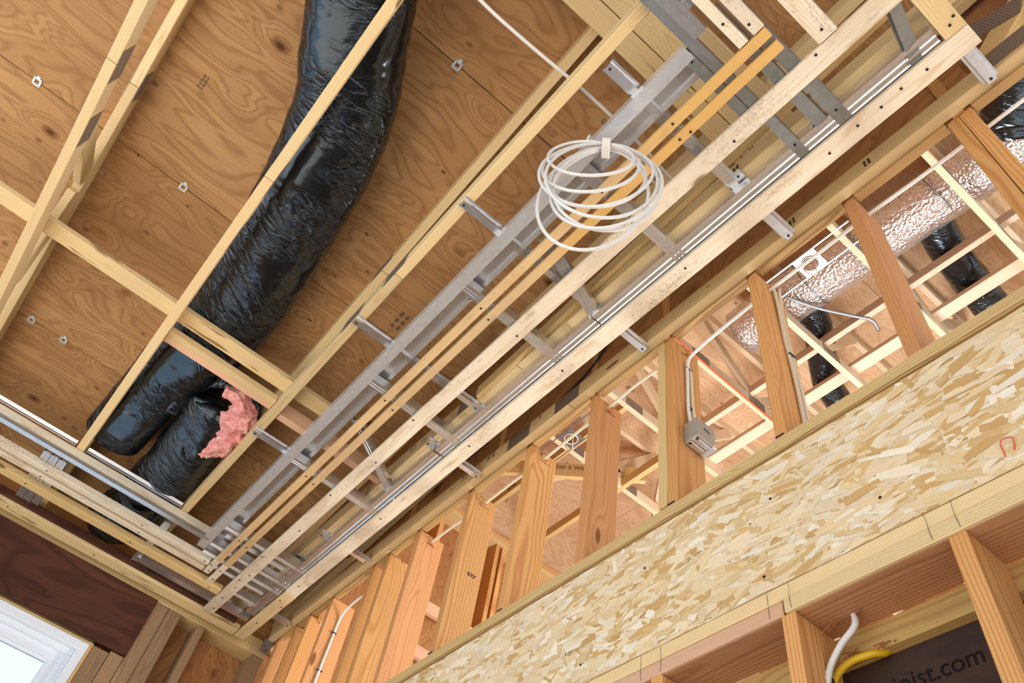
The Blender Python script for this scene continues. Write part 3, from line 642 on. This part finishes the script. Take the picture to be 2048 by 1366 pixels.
# window-side tracks
wt = empty('soffit_track', (3.81, 0.9, ZM), 'steel track of the window-side soffit with a bright bottom flange', 'track')
profile('bottom_flange', 'galv', [(0.0, 0.03), (0, 0), (-0.034, 0)], (3.802, 2.4, ZM), (3.802, -0.60, ZM), parent=wt)
for ya, yb, lab in ((0.79, 0.20, 'first'), (0.15, -0.395, 'second')):
    profile('upper_lip', 'galv', [(0.0, 0.018), (0.010, 0.006), (0.010, -0.006), (0.0, -0.012)], (3.762, ya-.005, 2.562), (3.762, yb+.005, 2.562), parent=wt)
tag(profile('wall_track', 'galv', [(-0.022, 0.03), (-0.022, 0), (0.022, 0), (0.022, 0.02)], (4.262, -0.385, ZM), (4.262, -1.09, ZM)), 'steel track between the two outer window-side battens', 'track')
for k, (x0, x1, y) in enumerate(((3.83, 4.30, 0.285), (3.83, 4.30, 0.245), (3.83, 4.29, 0.203), (3.84, 4.30, -0.385))):
    tag(profile('cross_channel', 'galv', RIB(0.036, 0.03), (x0, y, ZM+0.004), (x1, y, ZM+0.004)), ('leftmost of three shiny short channels on the window-side soffit', 'middle of three shiny short channels on the window-side soffit', 'rightmost of three shiny short channels on the window-side soffit', 'shiny short channel under the black bag on the window side')[k], 'channel')
tag(beam('wall_cleat', 'panel', 4.325, 4.347, -1.05, 2.4, 2.475, 2.515), 'dark strip of wood behind the window-wall batten', 'batten')

# ================================================================== DUCTS
def wr_r(R, amp, seed):
    def f(L, a, t):
        n_ = noise.noise(Vector((L*9+seed, math.cos(a)*1.3, math.sin(a)*1.3))); m_ = noise.noise(Vector((L*26+a*1.2+seed, math.cos(a)*2.2, math.sin(a)*2.2)))
        return R*(1+amp*n_+amp*0.45*m_)
    return f
def d1r(L, a, t): return wr_r(0.192, 0.030, 0)(L, a, t)*(1.0 if t < 0.72 else 1.0-0.22*min(1, (t-0.72)/0.12))
d1 = tube('insulated_duct', 'plastic', [(0.55, 0.62, 2.83), (0.85, 0.42, 2.83), (1.12, 0.285, 2.83), (1.31, 0.20, 2.825), (1.5, 0.115, 2.82), (1.75, 0.06, 2.81), (2.12, 0.02, 2.80), (2.52, -0.01, 2.795), (2.85, 0.0, 2.78), (3.2, 0.06, 2.755), (3.55, 0.08, 2.725), (3.75, 0.09, 2.70)], 0.19, seg=72, n=34, rfun=d1r, flat=0.63)
tag(d1, 'long black plastic-jacketed duct curving across the roof space', 'duct')
bag = empty('insulated_duct', (3.6, -0.24, 2.58), 'torn black duct end with pink insulation spilling out', 'duct')
def bagr(L, a, t):
    g = 1.0-0.10*max(0, 0.12-t)/0.12-0.35*max(0, t-0.9)/0.1
    return wr_r(0.16, 0.06, 5)(L, a, t)*g
tube('jacket', 'plastic', [(3.16, -0.235, 2.745), (3.32, -0.245, 2.735), (3.6, -0.25, 2.70), (3.9, -0.24, 2.67), (4.2, -0.20, 2.64), (4.42, -0.16, 2.635)], 0.165, bag, seg=64, n=26, rfun=bagr, flat=0.72, caps=True)
def lump(L, a, t):
    return 0.060*(0.45+0.75*math.sin(math.pi*min(max(t, .04), .96)))*(1+0.5*noise.noise(Vector((L*22, math.cos(a)*2, math.sin(a)*2)))+0.2*noise.noise(Vector((L*60, math.cos(a)*5, math.sin(a)*5))))
tube('insulation', 'pinkwool', [(3.01, -0.20, 2.70), (2.99, -0.28, 2.68), (3.06, -0.335, 2.665), (3.16, -0.335, 2.655), (3.24, -0.35, 2.645), (3.33, -0.325, 2.635), (3.40, -0.29, 2.635)], 0.06, bag, seg=36, n=14, rfun=lump, flat=0.7)
tube('jacket_rim', 'plastic', [(3.33, -0.06, 2.70), (3.18, -0.06, 2.74), (3.06, -0.14, 2.77), (3.02, -0.25, 2.78), (3.06, -0.36, 2.76), (3.2, -0.40, 2.70), (3.36, -0.38, 2.66)], 0.035, bag, seg=20, n=12, rfun=wr_r(0.04, 0.3, 9))
for i in range(6):
    pass
# attic ducts
fd = tube('foil_duct', 'foil', [(1.86, -2.74, 4.60), (1.3, -2.74, 4.60), (0.7, -2.76, 4.60), (0.1, -2.78, 4.60), (-0.6, -2.80, 4.60)], 0.165, seg=48, n=10)
tag(fd, 'shiny foil-wrapped round duct in the space beyond the studs', 'duct')
for k, x in enumerate((1.30, 0.92, 0.42)):
    ring = [(x+.02*math.sin(6.283*i/24), -2.745-0.168*math.cos(6.283*i/24), 4.60+0.168*math.sin(6.283*i/24)) for i in range(25)]
    tube('foil_seam', 'zinc', ring, 0.006, fd, seg=6, raw=True, caps=False)
tag(tube('insulated_duct', 'plastic', [(0.52, -2.82, 4.60), (0.56, -3.0, 4.59), (0.60, -3.25, 4.585), (0.63, -3.6, 4.58), (0.66, -4.0, 4.58)], 0.105, seg=40, n=16, rfun=wr_r(0.11, 0.06, 3)), 'black duct hanging from the right end of the foil duct', 'duct')
tag(tube('insulated_duct', 'plastic', [(1.42, -2.82, 4.58), (1.46, -3.0, 4.575), (1.58, -3.2, 4.57), (1.72, -3.45, 4.56), (1.8, -3.8, 4.56)], 0.095, seg=40, n=16, rfun=wr_r(0.095, 0.05, 13)), 'black duct hanging from the left end of the foil duct', 'duct')
tag(tube('insulated_duct', 'plastic', [(-0.02, -1.75, 2.95), (-0.12, -1.62, 3.0), (-0.22, -1.50, 3.02), (-0.42, -1.46, 3.05)], 0.09, seg=32, n=12, rfun=wr_r(0.09, 0.05, 23)), 'black duct glimpsed behind the strap end, top right corner', 'duct')
tag(tube('foil_strap', 'zinc', [(1.46, -2.56, 4.52), (1.42, -2.62, 4.44), (1.33, -2.80, 4.41), (1.22, -2.98, 4.40), (1.15, -3.08, 4.38), (1.16, -3.16, 4.36)], 0.011, seg=8), 'curled silver strap dangling from the foil duct', 'strap')

# ================================================================== ATTIC FRAMING
M['spfa'] = wood('pale_truss_lumber', (240, 218, 184), (216, 184, 144), knots=0.35, ringamt=0.35)
M['pink'] = wood('pale_hemlock', (236, 206, 180), (214, 172, 142), knots=0.35, ringamt=0.35)
def atruss(x, label, webs):
    t = empty('roof_truss', (x, -3.5, 4.3), label, 'truss', 'trusses of the space beyond')
    beam('bottom_chord', 'spfa', x-0.017, x+0.021, -6.1, -1.40, 4.301, 4.389, t); beam('top_chord', 'spfa', x-0.017, x+0.021, -6.1, -1.40, 4.91, 4.998, t)
    for a, b in webs: stick('web', 'spfa', (x, a, 4.39), (x, b, 4.91), 0.036, 0.085, (0, 1, .3), t)
    for y in (-2.55, -3.1): obox('truss_plate', 'gusset', (x-0.018, y, 4.345), (0, 1, 0), (-1, 0, 0), (0.16, 0.08, 0.0016), t, bev=0)
    return t
wbs = [((-3.1, -2.6), (-3.2, -3.7), (-2.2, -2.5)), ((-3.3, -3.0), (-3.4, -3.9)), ((-3.05, -3.5), (-2.1, -2.45)), ((-3.1, -2.55), (-3.15, -3.7)), ((-3.0, -2.5), (-3.05, -3.6), (-2.0, -2.4)), ((-2.9, -3.4), (-3.0, -2.5))]
for i, (x, lab) in enumerate(((0.298, 'truss beyond the studs at the far right, under the foil duct'), (0.90, 'truss beyond the studs hidden behind the curly-grained stud'), (1.485, 'truss beyond the studs crossing below the left end of the foil duct'),
                              (2.09, 'truss beyond the studs carrying the orange string'), (2.71, 'truss beyond the studs with toothed plates left of the grey box'), (3.32, 'truss beyond the studs above the light fitting'))):
    atruss(x, lab, wbs[i])
tag(beam('lateral_brace', 'pink', -1.5, 2.69, -3.07, -3.032, 4.391, 4.462), 'pinkish brace on edge over the distant trusses, upper one', 'brace')
tag(beam('lateral_brace', 'pink', -1.5, 2.69, -3.385, -3.30, 4.391, 4.428), 'wide pinkish flat brace over the distant trusses, lower one', 'brace')
jb = beam('jack_rafter', 'spf2', 2.73, 4.42, -2.52, -2.482, 4.30, 4.375); tag(jb, 'short rafter marked with letters beyond the narrow studs', 'rafter')
text('IDA', 0.06, (3.98, -2.481, 4.345), (-1, 0, 0), (0, 0, 1), 'ink', jb)
tag(beam('jack_rafter', 'spf2', 2.73, 4.42, -3.06, -3.02, 4.30, 4.38), 'short rafter below the lettered one beyond the studs', 'rafter')
hp = stick('hip_member', 'spf2', (4.2, -2.10, 4.45), (3.2, -3.17, 4.45), 0.038, 0.14); tag(hp, 'diagonal hip member with handwritten marking beyond the studs', 'rafter')
hd = (Vector((3.2, -3.17, 0))-Vector((4.2, -2.10, 0))).normalized(); hn = Vector((hd.y, -hd.x, 0)); hn = hn if hn.y > 0 else -hn
for wd, k in (('OD', -0.07), ('2', 0.0), ('W2', 0.07)): text(wd, 0.05, Vector((3.60, -2.742, 4.47))+hd*k+hn*0.0195, hd, (0, 0, 1), 'ink', hp)
tag(stick('diagonal_brace', 'pink', (3.55, -3.6, 4.42), (2.6, -2.9, 4.85), 0.038, 0.085), 'stained diagonal brace behind the narrow studs', 'brace')
tag(stick('diagonal_brace', 'pink', (3.9, -2.6, 4.45), (3.3, -3.4, 4.9), 0.038, 0.085), 'pale diagonal brace behind the studs near the hip member', 'brace')
# light fittings
def fitting(c, lab, size):
    t = empty('light_fitting', (c[0], c[1], c[2]), lab, 'light fitting')
    bm = bmesh.new(); n_ = 32; s = size/2; r_ = size*0.33
    vo = []; vi = []
    for i in range(n_):
        a = 2*math.pi*i/n_; ca_, sa_ = math.cos(a), math.sin(a); k = s/max(abs(ca_), abs(sa_))
        vo.append(bm.verts.new((ca_*k, sa_*k, 0))); vi.append(bm.verts.new((ca_*r_, sa_*r_, 0)))
    for i in range(n_): bm.faces.new((vo[i], vi[i], vi[(i+1) % n_], vo[(i+1) % n_]))
    me = bpy.data.meshes.new('plate'); bm.to_mesh(me); bm.free()
    o = mesh_obj('mounting_plate', me, M['zinc']); o.modifiers.new('s', 'SOLIDIFY').thickness = 0.002; place(o, c, parent=t)
    profile_ring = [(c[0]+r_*math.cos(a), c[1]+r_*math.sin(a), c[2]-0.004) for a in [2*math.pi*i/24 for i in range(25)]]
    tube('rim', 'white', profile_ring, 0.004, t, seg=6, raw=True, caps=False)
    tube('wire_loop', 'cable', [(c[0]+0.03, c[1], c[2]+0.05), (c[0]+0.035, c[1]+0.02, c[2]-0.06), (c[0], c[1]-0.02, c[2]-0.11), (c[0]-0.035, c[1]+0.01, c[2]-0.06), (c[0]-0.02, c[1], c[2]+0.04)], 0.004, t, seg=6)
    for s_ in (-1, 1): beam('hanger_bar', 'zinc', c[0]-0.32, c[0]+0.32, c[1]+s_*size*.48-.005, c[1]+s_*size*.48+.005, c[2]+0.002, c[2]+0.010, t, bev=0)
fitting((3.22, -2.43, 4.298), 'dark square light fitting with a dangling wire loop beyond the studs', 0.15)
fitting((1.13, -2.45, 4.298), 'pale square light fitting under the foil duct', 0.15)
tag(tube('orange_string', 'orange', [(2.06, -2.2, 4.295), (2.067, -2.6, 4.29), (2.075, -3.3, 4.293), (2.08, -4.0, 4.296)], 0.007, seg=6), 'orange string stretched along a truss beyond the studs', 'string')

# ================================================================== CABLES
tag(tube('electrical_cable', 'cable', [(-0.2, -1.41, 2.50), (0.06, -1.41, 2.494), (0.25, -1.41, 2.496), (0.43, -1.41, 2.503), (0.62, -1.41, 2.496), (0.83, -1.41, 2.492), (1.02, -1.41, 2.478), (1.16, -1.41, 2.46), (1.205, -1.405, 2.42), (1.21, -1.403, 2.30), (1.21, -1.40, 2.15), (1.20, -1.40, 2.065)], 0.0065, n=8), 'white cable threaded through the right-hand studs down to the grey box', 'cable')
tag(tube('electrical_cable', 'cable2', [(1.198, -1.418, 2.065), (1.211, -1.422, 2.2), (1.211, -1.42, 2.38), (1.24, -1.412, 2.47), (1.33, -1.41, 2.51), (1.45, -1.41, 2.528), (1.66, -1.41, 2.515), (1.85, -1.41, 2.505), (2.06, -1.41, 2.49), (2.26, -1.41, 2.494), (2.49, -1.41, 2.49), (2.7, -1.41, 2.498), (2.92, -1.41, 2.5)], 0.0065, n=8), 'white cable running left from the grey box through the narrow studs', 'cable')
tag(tube('electrical_cable', 'cable2', [(0.81, -1.42, 2.52), (0.808, -1.422, 2.40), (0.812, -1.425, 2.2), (0.81, -1.43, 2.0), (0.812, -1.43, 1.70)], 0.0065, n=6), 'cream cable stapled down the stud below the foil duct, nearer strand', 'cable')
tag(tube('electrical_cable', 'cable2', [(0.80, -1.44, 2.52), (0.811, -1.438, 2.36), (0.812, -1.442, 2.15), (0.809, -1.448, 1.95), (0.812, -1.447, 1.70)], 0.0065, n=6), 'cream cable stapled down the stud below the foil duct, further strand', 'cable')
tag(tube('electrical_cable', 'cable', [(3.33, -1.41, 2.44), (3.5, -1.41, 2.478), (3.62, -1.412, 2.482), (3.70, -1.412, 2.46), (3.725, -1.41, 2.40), (3.722, -1.405, 2.25), (3.722, -1.40, 2.05), (3.72, -1.40, 1.9)], 0.0065, n=7), 'white cable curving down a stud near the room corner', 'cable')
tag(tube('electrical_cable', 'cable', [(3.77, -1.41, 2.50), (3.95, -1.41, 2.51), (4.15, -1.41, 2.49)], 0.006, n=6), 'short white cable between studs beside the room corner', 'cable')
def staple(c, ax, lab):
    return tag(obox('cable_staple', 'tie', c, ax, (0, 0, 1), (0.03, 0.010, 0.006), None, 0.001), lab, 'staple')
staple((1.2095, -1.413, 2.385), (0, 1, 0), 'dark staple on the stud high above the grey box'); staple((1.2095, -1.413, 2.16), (0, 1, 0), 'dark staple on the stud just above the grey box')
staple((0.8065, -1.436, 2.12), (0, 1, 0), 'dark staple holding the cream cables'); staple((3.722, -1.405, 2.34), (0, 1, 0), 'upper dark staple on the cable near the corner'); staple((3.722, -1.402, 2.12), (0, 1, 0), 'lower dark staple on the cable near the corner')
tag(tube('electrical_cable', 'cable', [(0.80, 0.25, 2.72), (0.806, 0.05, 2.70), (0.805, -0.10, 2.672), (0.800, -0.28, 2.668), (0.797, -0.44, 2.68), (0.795, -0.60, 2.675), (0.805, -0.78, 2.68), (0.82, -0.90, 2.69), (0.82, -1.03, 2.685)], 0.0065, n=7), 'white cable crossing above the trusses at the top centre', 'cable')
tag(tube('electrical_cable', 'cable2', [(0.86, -0.62, 2.69), (0.865, -0.80, 2.68), (0.87, -0.95, 2.67), (0.855, -1.04, 2.675)], 0.0065, n=7), 'second white cable above the straps right of the coil', 'cable')
tag(tube('electrical_cable', 'screw', [(2.6, -1.339, 2.62), (2.1, -1.339, 2.66), (1.80, -1.339, 2.72), (1.66, -1.339, 2.78), (1.55, -1.339, 2.90), (1.45, -1.339, 3.0)], 0.005, n=7), 'thin black cable on the plywood above the last truss', 'cable')
tag(tube('electrical_cable', 'cable', [(0.797, -1.433, 1.17), (0.80, -1.43, 1.13), (0.838, -1.42, 1.09), (0.875, -1.42, 1.045), (0.89, -1.42, 0.98), (0.89, -1.42, 0.85)], 0.0075, n=7), 'white cable coming down through the splintered hole, lower right', 'cable')
tag(tube('electrical_cable', 'yellow', [(0.772, -1.515, 1.14), (0.778, -1.50, 1.095), (0.80, -1.475, 1.085), (0.85, -1.46, 1.075), (0.885, -1.45, 1.04), (0.895, -1.44, 0.96), (0.895, -1.44, 0.85)], 0.0085, n=8), 'yellow cable bending out of the joist flange, lower right', 'cable')
for k in range(16):
    cx0, cy0, cz0 = ((0.797, -1.433, 1.156), (0.845, -1.43, 1.156), (0.765, -1.484, 1.10), (0.84, -1.484, 1.11))[k % 4]
    stick('splinter', 'brass', (cx0+random.uniform(-.012, .012), cy0+random.uniform(-.006, .012), cz0), (cx0+random.uniform(-.03, .03), cy0+random.uniform(.0, .03), cz0-random.uniform(.006, .028)), 0.004, 0.0015, (0, 1, 0), wr, 0)
tag(obox('cable_staple', 'tie', (0.886, -1.43, 1.035), (0, 1, 0), (0, 0, 1), (0.034, 0.010, 0.012), None, 0.001), 'dark blue staple on the lower stud by the white cable', 'staple')
tag(tube('wire_scrap', 'orange', [(0.33, -1.338, 1.275), (0.322, -1.332, 1.30), (0.345, -1.332, 1.305), (0.35, -1.338, 1.27)], 0.0015, seg=5), 'tiny orange wire scrap at the right edge of the OSB beam', 'wire')

# coil of cable hanging below the battens
coil = empty('cable_coil', (0.80, -0.604, 2.43), 'coil of white cable hanging below the golden battens', 'cable coil')
U = Vector((-0.638, -0.770, 0)); D = Vector((0, 0, -1)); NV = Vector((-0.77, 0.638, 0)); C0 = Vector((0.802, -0.602, 2.425))
rr = random.Random(11)
loops = [(0.178, 0.66, 0.00, 0.0, 0.02), (0.182, 0.57, 0.012, 0.5, -0.10), (0.176, 0.55, 0.016, -0.4, -0.08), (0.170, 0.47, 0.006, 0.6, -0.02), (0.180, 0.45, -0.012, -0.2, 0.06), (0.165, 0.40, -0.015, 0.4, 0.12), (0.186, 0.52, 0.004, -0.6, -0.05), (0.150, 0.31, -0.02, 0.3, 0.16)]
for k, (a, hgt, sx, tilt, ro) in enumerate(loops):
    pts = []
    for i in range(48):
        t = 2*math.pi*i/48; u = 0.87*a*math.sin(t); v = 0.95*hgt*(1-math.cos(t))/2
        u, v = u*math.cos(ro)-v*math.sin(ro)*0.6, v*math.cos(ro)+u*math.sin(ro)*1.6
        g = min(1.0, 0.35+abs(t-math.pi)*0+math.sin(t/2))
        pts.append(C0+U*(u*(0.86+0.14*g)+sx-0.05*v)+D*max(v, -0.03)+NV*((0.03*tilt*math.sin(t)+0.05*tilt*v+0.007*(k-3.5))*(0.4+0.6*math.sin(t/2))))
    pts.append(pts[0]); tube('cable_loop', 'cable', pts, 0.0052, coil, seg=7, raw=True, caps=False)
for k in range(3):
    pts = [C0+U*(0.008*k-0.008)+NV*(0.030*math.cos(t))+D*(0.014+0.022*math.sin(t)) for t in [6.283*i/16 for i in range(17)]]
    tube('wrap', 'cable', pts, 0.0055, coil, seg=7, raw=True, caps=False)
tube('cable_tail', 'cable', [C0, (0.83, -0.60, 2.455), (0.865, -0.585, 2.475), (0.87, -0.57, 2.50), (0.85, -0.565, 2.535)], 0.0055, coil, seg=7, n=8)

# ================================================================== JUNCTION BOX, BRACKETS, PANEL
jb = empty('junction_box', (1.19, -1.425, 1.97), 'grey metal junction box screwed to the side of a stud', 'box')
bd = beam('enclosure', 'steelbox', 1.160, 1.2195, -1.468, -1.380, 1.970, 2.060, jb, bev=0.003)
stamp((1.1595, -1.43, 2.022), (0, -1, -0.25), (0, -0.25, 1), 0.035, 0.010, bd)
for a, b in ((1.168, 1.186), (1.193, 1.212)): beam('lid_flange', 'steelbox2', a, b, -1.462, -1.384, 1.966, 1.9705, jb, bev=0.001)
beam('latch', 'steelbox2', 1.158, 1.216, -1.4705, -1.450, 1.9635, 1.985, jb, bev=0.002); beam('latch_keeper', 'dark', 1.184, 1.196, -1.4725, -1.4695, 1.968, 1.98, jb, bev=0)
beam('knockout', 'dark', 1.166, 1.176, -1.395, -1.385, 1.9655, 1.967, jb, bev=0); beam('knockout', 'dark', 1.196, 1.206, -1.395, -1.385, 1.9655, 1.967, jb, bev=0)
tag(beam('stained_panel', 'panel', 4.474, 4.4885, -0.632, 2.3, 2.102, 2.4515, grain=1), 'dark brown stained panel over the window', 'panel')
bk = beam('corner_bracket', 'zinc', 4.462, 4.466, -1.345, -1.285, 2.47, 2.56); tag(bk, 'grey steel tie plate in the room corner', 'bracket')
for y, z in ((-1.32, 2.49), (-1.30, 2.51), (-1.33, 2.53)): screw((4.4615, y, z), bk, (1, 0, 0))
